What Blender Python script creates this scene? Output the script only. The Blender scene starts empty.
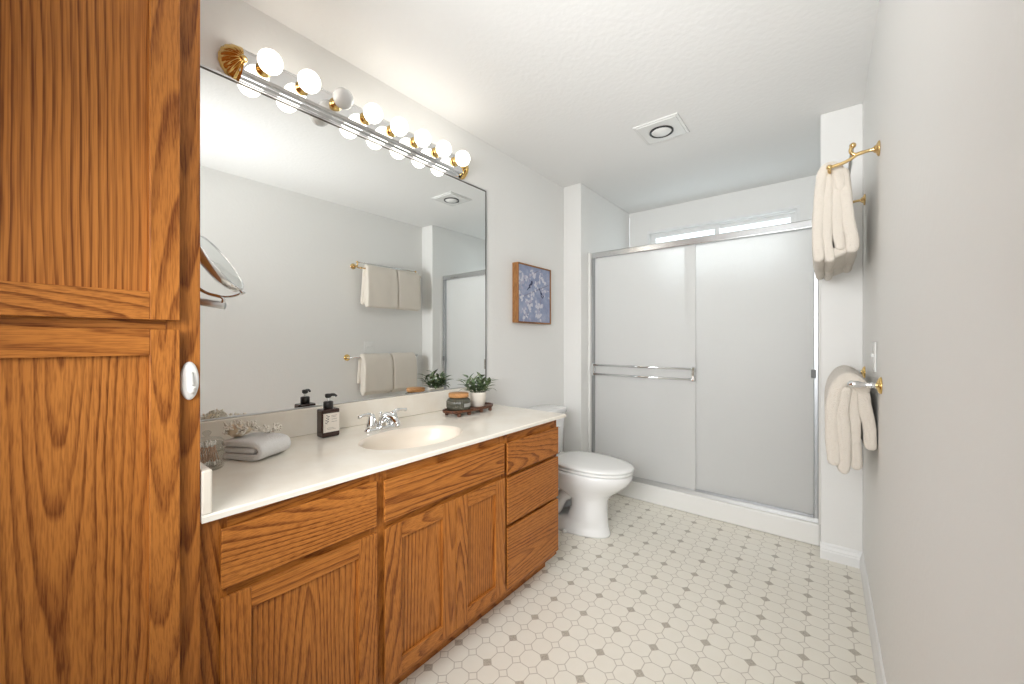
import bpy, bmesh, math, random
from mathutils import Vector, Matrix, noise

C = bpy.context.scene
COL = C.collection
random.seed(7)
PI = math.pi

# ------------------------------------------------------------------ camera
XL, XR, YC = -1.669, 0.152, 2.751          # left wall, right wall, front of the shower nook
NL, NR, YB = -1.508, -0.024, 3.734         # nook side walls, nook back wall
ZC = 2.44                                  # ceiling
YF = -3.00                                 # wall behind the camera
CAM_H, F_PX, YAW = 1.1943, 392.0, 0.6755
cd = bpy.data.cameras.new('camera'); cam = bpy.data.objects.new('camera', cd); COL.objects.link(cam)
cam.location = (0, 0, CAM_H); cam.rotation_euler = (PI/2, 0, YAW)
cd.sensor_width = 36; cd.sensor_fit = 'HORIZONTAL'; cd.lens = F_PX/1024*36
cd.shift_y = -1.44/1024; cd.clip_start = 0.01
C.camera = cam

# ------------------------------------------------------------------ world, lights, exposure
C.view_settings.view_transform = 'Standard'; C.view_settings.look = 'None'
C.view_settings.gamma = 1; C.view_settings.use_curve_mapping = False
C.view_settings.exposure = -0.02
w = bpy.data.worlds.new('world'); C.world = w; w.use_nodes = True
nt = w.node_tree; nt.nodes.clear()
wo = nt.nodes.new('ShaderNodeOutputWorld'); wb = nt.nodes.new('ShaderNodeBackground')
wb.inputs[0].default_value = (0.90, 0.96, 1.0, 1); wb.inputs[1].default_value = 2.4
nt.links.new(wb.outputs[0], wo.inputs[0])

def area(name, loc, rot, sx, sy, power, col):
    l = bpy.data.lights.new(name, 'AREA'); l.shape = 'RECTANGLE'; l.size = sx; l.size_y = sy
    l.energy = power; l.color = col
    o = bpy.data.objects.new(name, l); COL.objects.link(o); o.location = loc; o.rotation_euler = rot
    return o
# added fill lamp outside an invented doorway behind the camera
area('doorway_fill', (-0.56, YF-0.16, 1.12), (PI/2, 0, 0), 1.5, 2.1, 5, (0.97, 0.985, 1.0))
# daylight falling in through the high shower window
area('window_daylight', (-0.747, YB+0.34, 2.22), (math.radians(-48), 0, 0), 1.15, 0.50, 3.6, (1.0, 0.985, 0.96))
# added unseen fill lamps behind the camera, aimed at room, ceiling and vanity
def fill_lamp(name, p, q, size, spread, power):
    p, q = Vector(p), Vector(q)
    f = area(name, p, (q-p).to_track_quat('-Z', 'Y').to_euler(), size, size, power, (0.98, 0.99, 1.0)); f.data.spread = math.radians(spread)
fill_lamp('fill_room', (-0.56, -0.34, 1.40), (-0.56, 1.9, 0.75), 0.7, 84, 5.3)
fill_lamp('fill_ceiling', (-0.45, -0.34, 1.55), (-0.50, 1.7, 2.44), 0.6, 80, 9.8)
fill_lamp('fill_vanity', (-0.24, -0.32, 1.45), (-1.00, 1.25, 0.80), 0.7, 78, 5.8)
BULB_STRENGTH = 6.0
LENS_STRENGTH = 0.0

# ------------------------------------------------------------------ materials
def mat(name, base=(0.8, 0.8, 0.8), rough=0.5, metal=0.0, **kw):
    m = bpy.data.materials.new(name); m.use_nodes = True
    b = m.node_tree.nodes['Principled BSDF']
    b.inputs['Base Color'].default_value = (*base, 1); b.inputs['Roughness'].default_value = rough
    b.inputs['Metallic'].default_value = metal
    for k, v in kw.items():
        b.inputs[k.replace('_', ' ')].default_value = v
    return m
class NG:                                   # tiny node-graph helper
    def __init__(s, m): s.nt = m.node_tree; s.b = s.nt.nodes['Principled BSDF']
    def n(s, t, **kw):
        x = s.nt.nodes.new(t)
        for k, v in kw.items(): setattr(x, k, v)
        return x
    def l(s, a, b): s.nt.links.new(a, b)
    def math(s, op, a, b=None, c=None):
        x = s.n('ShaderNodeMath', operation=op)
        for i, v in enumerate((a, b, c)):
            if v is None: continue
            if isinstance(v, (int, float)): x.inputs[i].default_value = v
            else: s.l(v, x.inputs[i])
        return x.outputs[0]
    def noise(s, vec, scale, detail=2.0, rough=0.5):
        x = s.n('ShaderNodeTexNoise'); x.inputs['Scale'].default_value = scale
        x.inputs['Detail'].default_value = detail; x.inputs['Roughness'].default_value = rough
        if vec is not None: s.l(vec, x.inputs['Vector'])
        return x.outputs['Fac']
    def mix(s, f, a, b):
        x = s.n('ShaderNodeMix', data_type='RGBA')
        if isinstance(f, (int, float)): x.inputs[0].default_value = f
        else: s.l(f, x.inputs[0])
        for i, v in ((6, a), (7, b)):
            if isinstance(v, tuple): x.inputs[i].default_value = (*v, 1)
            else: s.l(v, x.inputs[i])
        return x.outputs[2]
    def ramp(s, f, stops):
        x = s.n('ShaderNodeValToRGB'); e = x.color_ramp.elements
        while len(e) < len(stops): e.new(0.5)
        for q, (p, c) in zip(e, stops): q.position = p; q.color = (*c, 1) if len(c) == 3 else c
        s.l(f, x.inputs[0]); return x.outputs[0]
    def bump(s, h, strength, dist=0.002):
        x = s.n('ShaderNodeBump'); x.inputs['Strength'].default_value = strength
        x.inputs['Distance'].default_value = dist
        s.l(h, x.inputs['Height']); s.l(x.outputs[0], s.b.inputs['Normal'])
    def obj(s): return s.n('ShaderNodeTexCoord').outputs['Object']

def plaster(name, col, bstr, scale=70, rough=0.7):
    m = mat(name, col, rough); g = NG(m); v = g.obj()
    g.bump(g.noise(v, scale, 3), bstr, 0.004); return m
M = {}
M['wall'] = plaster('wall_paint', (0.84, 0.835, 0.812), 0.18, 55, 0.55)
M['ceiling'] = plaster('ceiling_paint', (0.88, 0.875, 0.86), 0.35, 45)
M['trim'] = mat('trim_white_paint', (0.84, 0.84, 0.83), 0.35)
M['vinyl'] = mat('white_vinyl', (0.86, 0.86, 0.85), 0.3)
M['acrylic'] = mat('shower_white_acrylic', (0.84, 0.83, 0.80), 0.22)
M['porcelain'] = mat('white_porcelain', (0.86, 0.86, 0.85), 0.07, Coat_Weight=0.5)
M['plastic_white'] = mat('white_plastic', (0.86, 0.86, 0.84), 0.25)
M['plastic_black'] = mat('black_plastic', (0.012, 0.012, 0.012), 0.35)
M['dark'] = mat('dark_gap', (0.03, 0.025, 0.02), 0.6)
M['chrome'] = mat('polished_chrome', (0.80, 0.81, 0.82), 0.07, 1.0)
M['satin'] = mat('brushed_aluminium', (0.74, 0.75, 0.76), 0.36, 1.0)
M['jamb'] = mat('dull_aluminium', (0.42, 0.43, 0.44), 0.34, 1.0)
M['bumper'] = mat('grey_rubber', (0.16, 0.16, 0.16), 0.5)
M['header'] = mat('polished_aluminium', (0.62, 0.63, 0.64), 0.22, 1.0)
M['nickel'] = mat('brushed_nickel', (0.62, 0.58, 0.53), 0.25, 1.0)
M['brass'] = mat('polished_brass', (0.83, 0.58, 0.22), 0.14, 1.0)
M['brass_soft'] = mat('satin_brass', (0.74, 0.53, 0.25), 0.24, 1.0)
M['mirror'] = mat('silvered_mirror', (0.90, 0.915, 0.905), 0.0, 1.0)
M['mirror_edge'] = mat('mirror_edge', (0.10, 0.09, 0.075), 0.3, 0.6)
M['label'] = mat('cream_label_paper', (0.74, 0.68, 0.60), 0.6)
M['candle_label'] = mat('grey_label_paper', (0.30, 0.30, 0.28), 0.6)
M['ink'] = mat('black_ink', (0.03, 0.03, 0.03), 0.6)
M['amber'] = mat('dark_amber_bottle', (0.035, 0.014, 0.010), 0.12)
M['soil'] = mat('dark_soil', (0.03, 0.02, 0.012), 0.9)
M['pot'] = mat('cream_ceramic', (0.78, 0.72, 0.63), 0.45)
M['cotton'] = mat('cotton_tip', (0.86, 0.84, 0.80), 0.9)
M['swab'] = mat('swab_stick', (0.72, 0.46, 0.32), 0.6)
M['drain'] = mat('drain_chrome', (0.6, 0.6, 0.6), 0.15, 1.0)
M['shell_cream'] = mat('cream_shell', (0.84, 0.73, 0.56), 0.6)
M['shell_white'] = mat('white_coral', (0.90, 0.845, 0.75), 0.7)
M['candle_wax'] = mat('candle_wax', (0.55, 0.52, 0.42), 0.5)

def emis(name, col, strength, base=(0.9, 0.9, 0.88)):
    m = mat(name, base, 0.2); b = m.node_tree.nodes['Principled BSDF']
    b.inputs['Emission Color'].default_value = (*col, 1); b.inputs['Emission Strength'].default_value = strength
    return m
M['bulb_on'] = emis('lit_bulb', (1.0, 0.95, 0.87), BULB_STRENGTH)
M['bulb_off'] = mat('unlit_bulb', (0.80, 0.81, 0.81), 0.12)

# oak: growth rings cut lengthwise, coordinates of each board kept in the 'grain' attribute
def oak(name, light, mid, dark, rough=0.42):
    m = mat(name, mid, rough, Specular_IOR_Level=0.3); g = NG(m)
    at = g.n('ShaderNodeAttribute', attribute_name='grain').outputs['Vector']
    def sc(x, y, z):
        mp = g.n('ShaderNodeMapping', vector_type='POINT'); mp.inputs['Scale'].default_value = (x, y, z)
        g.l(at, mp.inputs[0]); return mp.outputs[0]
    sep = g.n('ShaderNodeSeparateXYZ'); g.l(at, sep.inputs[0])
    w1 = g.noise(sc(1.5, 9, 9), 1.0, 2, 0.5)
    w2 = g.noise(sc(7, 60, 60), 1.0, 2, 0.5)
    warp = g.math('ADD', g.math('MULTIPLY', g.math('SUBTRACT', w1, 0.5), 0.030),
                  g.math('MULTIPLY', g.math('SUBTRACT', w2, 0.5), 0.0045))
    v = g.math('ADD', sep.outputs[1], warp); d = g.math('ADD', sep.outputs[2], warp)
    r = g.math('SQRT', g.math('ADD', g.math('MULTIPLY', v, v), g.math('MULTIPLY', d, d)))
    ph = g.math('MULTIPLY', g.noise(sc(0.5, 5, 5), 1.0, 2), 5.0)
    ring = g.math('FRACT', g.math('ADD', g.math('MULTIPLY', r, 82.0), ph))
    lv = g.math('ADD', g.math('MULTIPLY', g.noise(sc(1.0, 16, 16), 1.0, 2), 1.7), -0.15)
    late = g.ramp(ring, [(0.0, (0, 0, 0)), (0.52, (0.10,)*3), (0.74, (0.70,)*3), (0.90, (1, 1, 1)), (1.0, (0, 0, 0))])
    pore = g.noise(sc(4.5, 400, 400), 1.0, 2, 0.6)
    porem = g.ramp(pore, [(0.36, (1, 1, 1)), (0.56, (0, 0, 0))])
    tone = g.noise(sc(1.2, 7, 7), 1.0, 2)
    base = g.mix(tone, mid, light)
    f = g.math('ADD', g.math('MULTIPLY', g.math('MULTIPLY', late, lv), 0.92), g.math('MULTIPLY', porem, 0.46))
    fc = g.math('MINIMUM', f, 1.0)
    g.l(g.mix(fc, base, dark), g.b.inputs['Base Color'])
    g.bump(g.math('SUBTRACT', 1.0, porem), 0.12, 0.0006)
    return m
M['oak'] = oak('honey_oak', (0.55, 0.210, 0.044), (0.44, 0.147, 0.023), (0.16, 0.040, 0.005))
M['oak_lid'] = oak('pale_wood_lid', (0.58, 0.31, 0.13), (0.50, 0.24, 0.09), (0.40, 0.18, 0.06), 0.5)
M['walnut'] = oak('red_brown_wood', (0.17, 0.068, 0.032), (0.12, 0.044, 0.021), (0.045, 0.017, 0.010), 0.4)
M['frame_wood'] = oak('picture_frame_wood', (0.45, 0.22, 0.08), (0.34, 0.15, 0.05), (0.15, 0.06, 0.02), 0.45)

def floor_vinyl():
    m = mat('octagon_vinyl_floor', (0.75, 0.7, 0.6), 0.33); g = NG(m)
    sep = g.n('ShaderNodeSeparateXYZ'); v = g.obj(); g.l(v, sep.inputs[0])
    P = 0.0762
    px = g.math('DIVIDE', g.math('ADD', sep.outputs[0], 0.9815), P)
    py = g.math('DIVIDE', g.math('SUBTRACT', sep.outputs[1], 1.0785), P)
    ax = g.math('PINGPONG', px, 0.5); ay = g.math('PINGPONG', py, 0.5)
    s = g.math('ADD', ax, ay); S = 0.262
    inside = g.math('LESS_THAN', s, S)
    ring = g.math('LESS_THAN', g.math('ABSOLUTE', g.math('SUBTRACT', s, S)), 0.030)
    lines = g.math('MULTIPLY', g.math('SUBTRACT', 1.0, inside), g.math('LESS_THAN', g.math('MINIMUM', ax, ay), 0.021))
    ln = g.math('MAXIMUM', ring, lines)
    even = g.math('MULTIPLY', g.math('LESS_THAN', g.math('PINGPONG', px, 1.0), 0.5), g.math('LESS_THAN', g.math('PINGPONG', py, 1.0), 0.5))
    dk = g.math('MULTIPLY', even, inside)
    n1 = g.noise(v, 25, 3); n2 = g.noise(v, 160, 2)
    cream = g.mix(n1, (0.84, 0.80, 0.70), (0.88, 0.845, 0.755))
    grey = g.mix(g.ramp(n2, [(0.35, (0, 0, 0)), (0.65, (1, 1, 1))]), (0.40, 0.36, 0.29), (0.58, 0.53, 0.445))
    c = g.mix(dk, cream, grey)
    c = g.mix(g.math('MULTIPLY', ln, 0.80), c, (0.50, 0.45, 0.375))
    g.l(c, g.b.inputs['Base Color'])
    g.bump(g.math('SUBTRACT', 1.0, ln), 0.15, 0.001)
    return m
M['floor'] = floor_vinyl()

def marble():
    m = mat('cultured_marble', (0.82, 0.75, 0.65), 0.14); g = NG(m); v = g.obj()
    n = g.noise(v, 5, 6, 0.6)
    g.l(g.mix(g.ramp(n, [(0.4, (0, 0, 0)), (0.62, (1, 1, 1))]), (0.90, 0.855, 0.765), (0.85, 0.785, 0.68)), g.b.inputs['Base Color'])
    return m
M['marble'] = marble()
M['basin'] = mat('biscuit_basin_glaze', (0.80, 0.715, 0.605), 0.30)

def terry(name, col):
    m = mat(name, col, 0.95, Sheen_Weight=0.35); g = NG(m); v = g.obj()
    g.bump(g.noise(v, 230, 3, 0.65), 0.8, 0.006); return m
M['towel_cream'] = terry('cream_terry', (0.79, 0.725, 0.635))
M['towel_white'] = terry('white_terry', (0.87, 0.86, 0.84))

def obscure():
    m = mat('obscure_glass', (0.965, 0.975, 0.97), 0.45, IOR=1.38, Transmission_Weight=1.0); g = NG(m); v = g.obj()
    g.bump(g.noise(v, 110, 3, 0.6), 0.5, 0.004)
    b = g.b; out = g.nt.nodes['Material Output']
    tl = g.n('ShaderNodeBsdfTranslucent'); tl.inputs[0].default_value = (0.96, 0.955, 0.94, 1)
    df = g.n('ShaderNodeBsdfDiffuse'); df.inputs[0].default_value = (0.95, 0.945, 0.93, 1)
    m1 = g.n('ShaderNodeMixShader'); m1.inputs[0].default_value = 0.70
    g.l(tl.outputs[0], m1.inputs[1]); g.l(df.outputs[0], m1.inputs[2])
    m2 = g.n('ShaderNodeMixShader'); m2.inputs[0].default_value = 0.62
    g.l(b.outputs[0], m2.inputs[1]); g.l(m1.outputs[0], m2.inputs[2]); g.l(m2.outputs[0], out.inputs[0])
    return m
M['obscure'] = obscure()
def pane():
    m = mat('clear_pane'); g = NG(m); out = g.nt.nodes['Material Output']
    t = g.n('ShaderNodeBsdfTransparent'); t.inputs[0].default_value = (0.95, 0.98, 0.98, 1)
    gl = g.n('ShaderNodeBsdfGlossy'); gl.inputs['Roughness'].default_value = 0.02
    lw = g.n('ShaderNodeLayerWeight'); lw.inputs[0].default_value = 0.5
    fr = g.math('ADD', g.math('MULTIPLY', g.math('POWER', lw.outputs['Facing'], 4.0), 0.6), 0.03)
    mx = g.n('ShaderNodeMixShader'); g.l(fr, mx.inputs[0]); g.l(t.outputs[0], mx.inputs[1]); g.l(gl.outputs[0], mx.inputs[2])
    g.l(mx.outputs[0], out.inputs[0]); return m
M['pane'] = pane()
def thinglass(name, tint, ior=1.5):
    m = pane(); m.name = name
    for n in m.node_tree.nodes:
        if n.type == 'BSDF_TRANSPARENT': n.inputs[0].default_value = (*tint, 1)
    return m
M['jar_glass'] = thinglass('clear_jar_glass', (0.93, 0.93, 0.92), 1.55)
M['candle_glass'] = mat('smoky_green_glass', (0.075, 0.072, 0.052), 0.15)
def leafmat():
    m = mat('plant_leaf', (0.06, 0.14, 0.05), 0.45); g = NG(m); v = g.obj()
    n = g.noise(v, 60, 2)
    g.l(g.ramp(n, [(0.28, (0.045, 0.085, 0.045)), (0.50, (0.105, 0.165, 0.075)), (0.72, (0.27, 0.30, 0.15))]), g.b.inputs['Base Color'])
    return m
M['leaf'] = leafmat()
M['stem'] = mat('plant_stem', (0.10, 0.15, 0.05), 0.6)
def canvas_blue():
    m = mat('blue_painted_canvas', (0.3, 0.34, 0.5), 0.7); g = NG(m); v = g.obj()
    n = g.noise(v, 14, 4, 0.65); n2 = g.noise(v, 60, 3)
    c = g.ramp(n, [(0.25, (0.17, 0.21, 0.37)), (0.5, (0.27, 0.32, 0.48)), (0.75, (0.42, 0.45, 0.58))])
    g.l(g.mix(g.math('MULTIPLY', n2, 0.35), c, (0.50, 0.52, 0.62)), g.b.inputs['Base Color'])
    g.bump(n2, 0.4, 0.002); return m
M['canvas'] = canvas_blue()
M['petal'] = mat('white_paint_petals', (0.62, 0.62, 0.68), 0.7)
M['petal2'] = mat('lilac_paint_petals', (0.44, 0.43, 0.55), 0.7)
M['bird'] = mat('navy_paint', (0.04, 0.055, 0.12), 0.7)
M['twig'] = mat('brown_paint_twig', (0.25, 0.23, 0.30), 0.7)

# ------------------------------------------------------------------ mesh builder
class MB:
    def __init__(s, xf=None):
        s.bm = bmesh.new(); s.gl = s.bm.verts.layers.float_vector.new('grain'); s.xf = xf or Matrix.Identity(4); s.mats = []
    def mi(s, m):
        if m not in s.mats: s.mats.append(m)
        return s.mats.index(m)
    def add(s, verts, faces, m, smooth=True, grain=None):
        i = s.mi(m); vs = []
        for k, v in enumerate(verts):
            bv = s.bm.verts.new(s.xf @ Vector(v))
            bv[s.gl] = grain[k] if grain else Vector(v)
            vs.append(bv)
        for f in faces:
            try: fa = s.bm.faces.new([vs[q] for q in f])
            except ValueError: continue
            fa.material_index = i; fa.smooth = smooth
    def box(s, a, b, m, bev=0.0, grain='z', seg=1, slope=None, off=None):
        a, b = [min(p, q) for p, q in zip(a, b)], [max(p, q) for p, q in zip(a, b)]
        t = bmesh.new(); bmesh.ops.create_cube(t, size=1)
        for v in t.verts:
            v.co = Vector([(a[k]+b[k])/2 + v.co[k]*(b[k]-a[k]) for k in range(3)])
        if bev > 0:
            bmesh.ops.bevel(t, geom=list(t.edges), offset=bev, segments=seg, affect='EDGES', profile=0.5)
        gi = 'xyz'.index(grain); dims = [b[k]-a[k] for k in range(3)]
        oth = sorted([k for k in range(3) if k != gi], key=lambda k: -dims[k])
        vc = (a[oth[0]]+b[oth[0]])/2 + (random.uniform(-0.7, 0.7) if off is None else off)*dims[oth[0]]
        d0 = random.uniform(0.01, 0.06); sl = random.uniform(0.04, 0.13)*random.choice((-1, 1)) if slope is None else slope
        uo = random.uniform(0, 40); um = (a[gi]+b[gi])/2
        t.verts.index_update()
        vs = [v.co.copy() for v in t.verts]
        gr = [Vector((v[gi]+uo, v[oth[0]]-vc, d0+(v[oth[1]]-a[oth[1]])+sl*(v[gi]-um))) for v in vs]
        s.add(vs, [[v.index for v in f.verts] for f in t.faces], m, False, gr); t.free()
    def quad(s, pts, m): s.add(pts, [list(range(len(pts)))], m, False)
    def loft(s, rings, m, cap=True, closed=True, smooth=True):
        n = len(rings[0]); vs = [p for r in rings for p in r]; fs = []
        for i in range(len(rings)-1):
            for j in range(n if closed else n-1):
                k = (j+1) % n
                fs.append([i*n+j, i*n+k, (i+1)*n+k, (i+1)*n+j])
        if cap:
            fs.append(list(range(n))[::-1]); fs.append([(len(rings)-1)*n+j for j in range(n)])
        s.add(vs, fs, m, smooth)
    def lathe(s, prof, m, c=(0, 0, 0), axis='z', n=24, cap=True, sx=1, sy=1, flute=0, fa=0.0):
        rings = []
        for r, h in prof:
            ring = []
            for j in range(n):
                t = 2*PI*j/n; rr = r*(1+fa*math.cos(flute*t)) if flute else r
                x, y = rr*math.cos(t)*sx, rr*math.sin(t)*sy
                p = {'z': (x, y, h), 'x': (h, x, y), 'y': (y, h, x)}[axis]
                ring.append(Vector(p)+Vector(c))
            rings.append(ring)
        s.loft(rings, m, cap)
    def tube(s, path, rad, m, n=10, cap=True):
        P = [Vector(p) for p in path]; R = rad if isinstance(rad, (list, tuple)) else [rad]*len(P)
        up = None; rings = []
        for i, p in enumerate(P):
            d = (P[min(i+1, len(P)-1)]-P[max(i-1, 0)]).normalized()
            if up is None:
                up = Vector((0, 0, 1)) if abs(d.z) < 0.9 else Vector((1, 0, 0))
            a = d.cross(up).normalized(); up = a.cross(d).normalized()
            rings.append([p+R[i]*(math.cos(2*PI*j/n)*a+math.sin(2*PI*j/n)*up) for j in range(n)])
        s.loft(rings, m, cap)
    def sphere(s, c, r, m, n=16, sc=(1, 1, 1)):
        prof = [(max(r*math.sin(PI*i/(n//2)), 1e-4), -r*math.cos(PI*i/(n//2))) for i in range(n//2+1)]
        rings = [[Vector(c)+Vector((q*math.cos(2*PI*j/n)*sc[0], q*math.sin(2*PI*j/n)*sc[1], h*sc[2])) for j in range(n)] for q, h in prof]
        s.loft(rings, m)
    def build(s, name, parent=None, origin=None, bevel=None):
        me = bpy.data.meshes.new(name)
        bmesh.ops.recalc_face_normals(s.bm, faces=list(s.bm.faces))
        co = [v.co for v in s.bm.verts]
        if origin is None:
            origin = Vector([(min(c[k] for c in co)+max(c[k] for c in co))/2 for k in range(3)])
        origin = Vector(origin)
        bmesh.ops.translate(s.bm, verts=list(s.bm.verts), vec=-origin)
        s.bm.to_mesh(me); s.bm.free()
        for m in s.mats: me.materials.append(m)
        o = bpy.data.objects.new(name, me); COL.objects.link(o)
        if parent:
            o.parent = parent
            pw = Vector(parent.location); q = parent.parent
            while q: pw += Vector(q.location); q = q.parent
            o.location = origin-pw
        else: o.location = origin
        if bevel:
            bv = o.modifiers.new('bevel', 'BEVEL'); bv.width = bevel; bv.segments = 3; bv.limit_method = 'ANGLE'
        return o

def tag(o, label, cat, group=None, kind=None):
    o['label'] = label; o['category'] = cat
    if group: o['group'] = group
    if kind: o['kind'] = kind
    return o
def thing(name, label, cat, loc, group=None):
    o = bpy.data.objects.new(name, None); COL.objects.link(o); o.location = loc; o.empty_display_size = 0.05
    return tag(o, label, cat, group)
def struct(mb, name, **kw):
    o = mb.build(name, **kw); o['kind'] = 'structure'; return o
def smooth_path(pts, n=6):
    P = [Vector(p) for p in pts]; out = []
    for i in range(len(P)-1):
        p0, p1, p2, p3 = P[max(i-1, 0)], P[i], P[i+1], P[min(i+2, len(P)-1)]
        for k in range(n):
            t = k/n
            out.append(0.5*((2*p1)+(p2-p0)*t+(2*p0-5*p1+4*p2-p3)*t*t+(3*p1-p0-3*p2+p3)*t**3))
    out.append(P[-1]); return out

# ------------------------------------------------------------------ the setting
T = 0.12
b = MB(); b.box((XL-T, YF-1.2, -0.1), (XR+T, YB+T, 0), M['floor']); struct(b, 'floor', origin=(0, 0, 0))
b = MB(); b.box((XL-T, YF-T, ZC), (XR+T, YB+T, ZC+0.1), M['ceiling']); struct(b, 'ceiling')
b = MB(); b.box((XL-T, YF, 0), (XL, YB, ZC), M['wall'])
struct(b, 'wall_left')
b = MB(); b.box((XL, YC, 0), (NL, YB, ZC), M['wall'], 0.004); struct(b, 'wall_nook_left')
b = MB(); b.box((XR, YF, 0), (XR+T, YB, ZC), M['wall'])
struct(b, 'wall_right')
b = MB(); b.box((NR, YC, 0), (XR, YB, ZC), M['wall'], 0.004); struct(b, 'wall_nook_right')
WX0, WX1, WZ0, WZ1 = -1.337, -0.157, 1.72, 2.236
b = MB()
b.box((NL, YB, 0), (NR, YB+T, WZ0), M['wall']); b.box((NL, YB, WZ1), (NR, YB+T, ZC), M['wall'])
b.box((NL, YB, WZ0), (WX0, YB+T, WZ1), M['wall']); b.box((WX1, YB, WZ0), (NR, YB+T, WZ1), M['wall'])
struct(b, 'wall_back')
b = MB()                                                     # unseen wall behind the camera, doorway opening added for the fill lamp
DX0, DX1, DZ = -1.33, 0.10, 2.20
b.box((XL, YF-T, 0), (DX0, YF, ZC), M['wall']); b.box((DX1, YF-T, 0), (XR, YF, ZC), M['wall']); b.box((DX0, YF-T, DZ), (DX1, YF, ZC), M['wall'])
struct(b, 'wall_front')
b = MB()
b.box((DX0-0.06, YF, 0), (DX0, YF+0.015, DZ+0.06), M['trim'], 0.003); b.box((DX1, YF, 0), (XR-0.001, YF+0.015, DZ+0.06), M['trim'], 0.003)
b.box((DX0, YF, DZ), (DX1, YF+0.015, DZ+0.06), M['trim'], 0.003); struct(b, 'trim_1')
# window with a fixed and a sliding sash
b = MB()
f0, f1 = YB+0.055, YB+0.10
b.box((WX0, f0, WZ0), (WX1, f1, WZ0+0.035), M['vinyl'], 0.003); b.box((WX0, f0, WZ1-0.035), (WX1, f1, WZ1), M['vinyl'], 0.003)
b.box((WX0, f0, WZ0+0.035), (WX0+0.035, f1, WZ1-0.035), M['vinyl'], 0.003); b.box((WX1-0.035, f0, WZ0+0.035), (WX1, f1, WZ1-0.035), M['vinyl'], 0.003)
for p, q in (((WX0, YB-0.004, WZ1-0.022), (WX1, f0, WZ1)), ((WX0, YB-0.004, WZ0), (WX0+0.022, f0, WZ1-0.022)), ((WX1-0.022, YB-0.004, WZ0), (WX1, f0, WZ1-0.022))): b.box(p, q, M['trim'], 0.002)
win = struct(b, 'window_1')
XM = (WX0+WX1)/2
for (x0, x1, yo) in ((WX0+0.035, XM+0.02, 0.0), (XM-0.02, WX1-0.035, 0.018)):
    b = MB(); y0, y1 = f0+0.004+yo, f0+0.020+yo; z0, z1 = WZ0+0.035, WZ1-0.035; q = 0.028
    b.box((x0, y0, z0), (x1, y1, z0+q), M['vinyl'], 0.002); b.box((x0, y0, z1-q), (x1, y1, z1), M['vinyl'], 0.002)
    b.box((x0, y0, z0+q), (x0+q, y1, z1-q), M['vinyl'], 0.002); b.box((x1-q, y0, z0+q), (x1, y1, z1-q), M['vinyl'], 0.002)
    sash = b.build('sash', win)
    b = MB(); b.box((x0+q, y0+0.006, z0+q), (x1-q, y0+0.010, z1-q), M['pane']); b.build('pane', sash)
b = MB(); b.box((WX0+0.022, YB+0.002, WZ0), (WX1-0.022, f0, WZ0+0.012), M['trim'], 0.002); b.build('window_sill', win)

def baseboard(name, p, q, nrm):
    """moulded skirting: profile swept from p to q, thickness towards nrm"""
    pr = [(0, 0), (0.014, 0), (0.014, 0.045), (0.012, 0.052), (0.0125, 0.058), (0.008, 0.072), (0.0075, 0.080), (0.003, 0.088), (0, 0.088)]
    b = MB(); p = Vector(p); q = Vector(q); n = Vector(nrm)
    b.loft([[e+n*a+Vector((0, 0, h)) for a, h in pr] for e in (p, q)], M['trim'], smooth=False)
    return struct(b, name)
baseboard('baseboard_right', (XR, YF+0.016, 0), (XR, YC-0.014, 0), (-1, 0, 0))
baseboard('baseboard_back', (XR, YC, 0), (NR-0.002, YC, 0), (0, -1, 0))
baseboard('baseboard_left', (XL, 1.74, 0), (XL, YC-0.014, 0), (1, 0, 0))
baseboard('baseboard_nook', (XL, YC, 0), (NL+0.002, YC, 0), (0, -1, 0))

# ------------------------------------------------------------------ cabinet doors
def frame_door(parent, x, y0, y1, z0, z1, stile, rail, th=0.019, rail_b=None, name='door', label=None, fig=None):
    """recessed-panel door whose face looks to +X; x = outer face"""
    rb = rail_b or rail; b = MB(); o = M['oak']
    b.box((x-th+0.009, y0, z0), (x, y0+stile, z1), o, 0.0010, 'z'); b.box((x-th+0.009, y1-stile, z0), (x, y1, z1), o, 0.0010, 'z')
    b.box((x-th+0.009, y0+stile, z1-rail), (x, y1-stile, z1), o, 0.0008, 'y'); b.box((x-th+0.009, y0+stile, z0), (x, y1-stile, z0+rb), o, 0.0008, 'y')
    g = 0.012                                                 # routed finger-pull edge behind the front lip
    b.box((x-th, y0+g, z0+g), (x-th+0.009, y0+stile, z1-g), o, 0, 'z'); b.box((x-th, y1-stile, z0+g), (x-th+0.009, y1-g, z1-g), o, 0, 'z')
    b.box((x-th, y0+stile, z1-rail), (x-th+0.009, y1-stile, z1-g), o, 0, 'y'); b.box((x-th, y0+stile, z0+g), (x-th+0.009, y1-stile, z0+rb), o, 0, 'y')
    d = b.build(name, parent)
    if label: d['label'] = label
    p = MB()
    n = 1 if y1-y0 < 0.34 else 2                              # glued-up panel of one or two boards
    ys = [y0+stile + (y1-y0-2*stile)*k/n for k in range(n+1)]
    for k in range(n):
        p.box((x-th+0.002, ys[k], z0+rb), (x-0.010, ys[k+1], z1-rail), o, 0, 'z', slope=random.uniform(0.05, 0.09) if fig is None else fig[k][0], off=None if fig is None else fig[k][1])
    p.build('door_panel', d)
    return d

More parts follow.
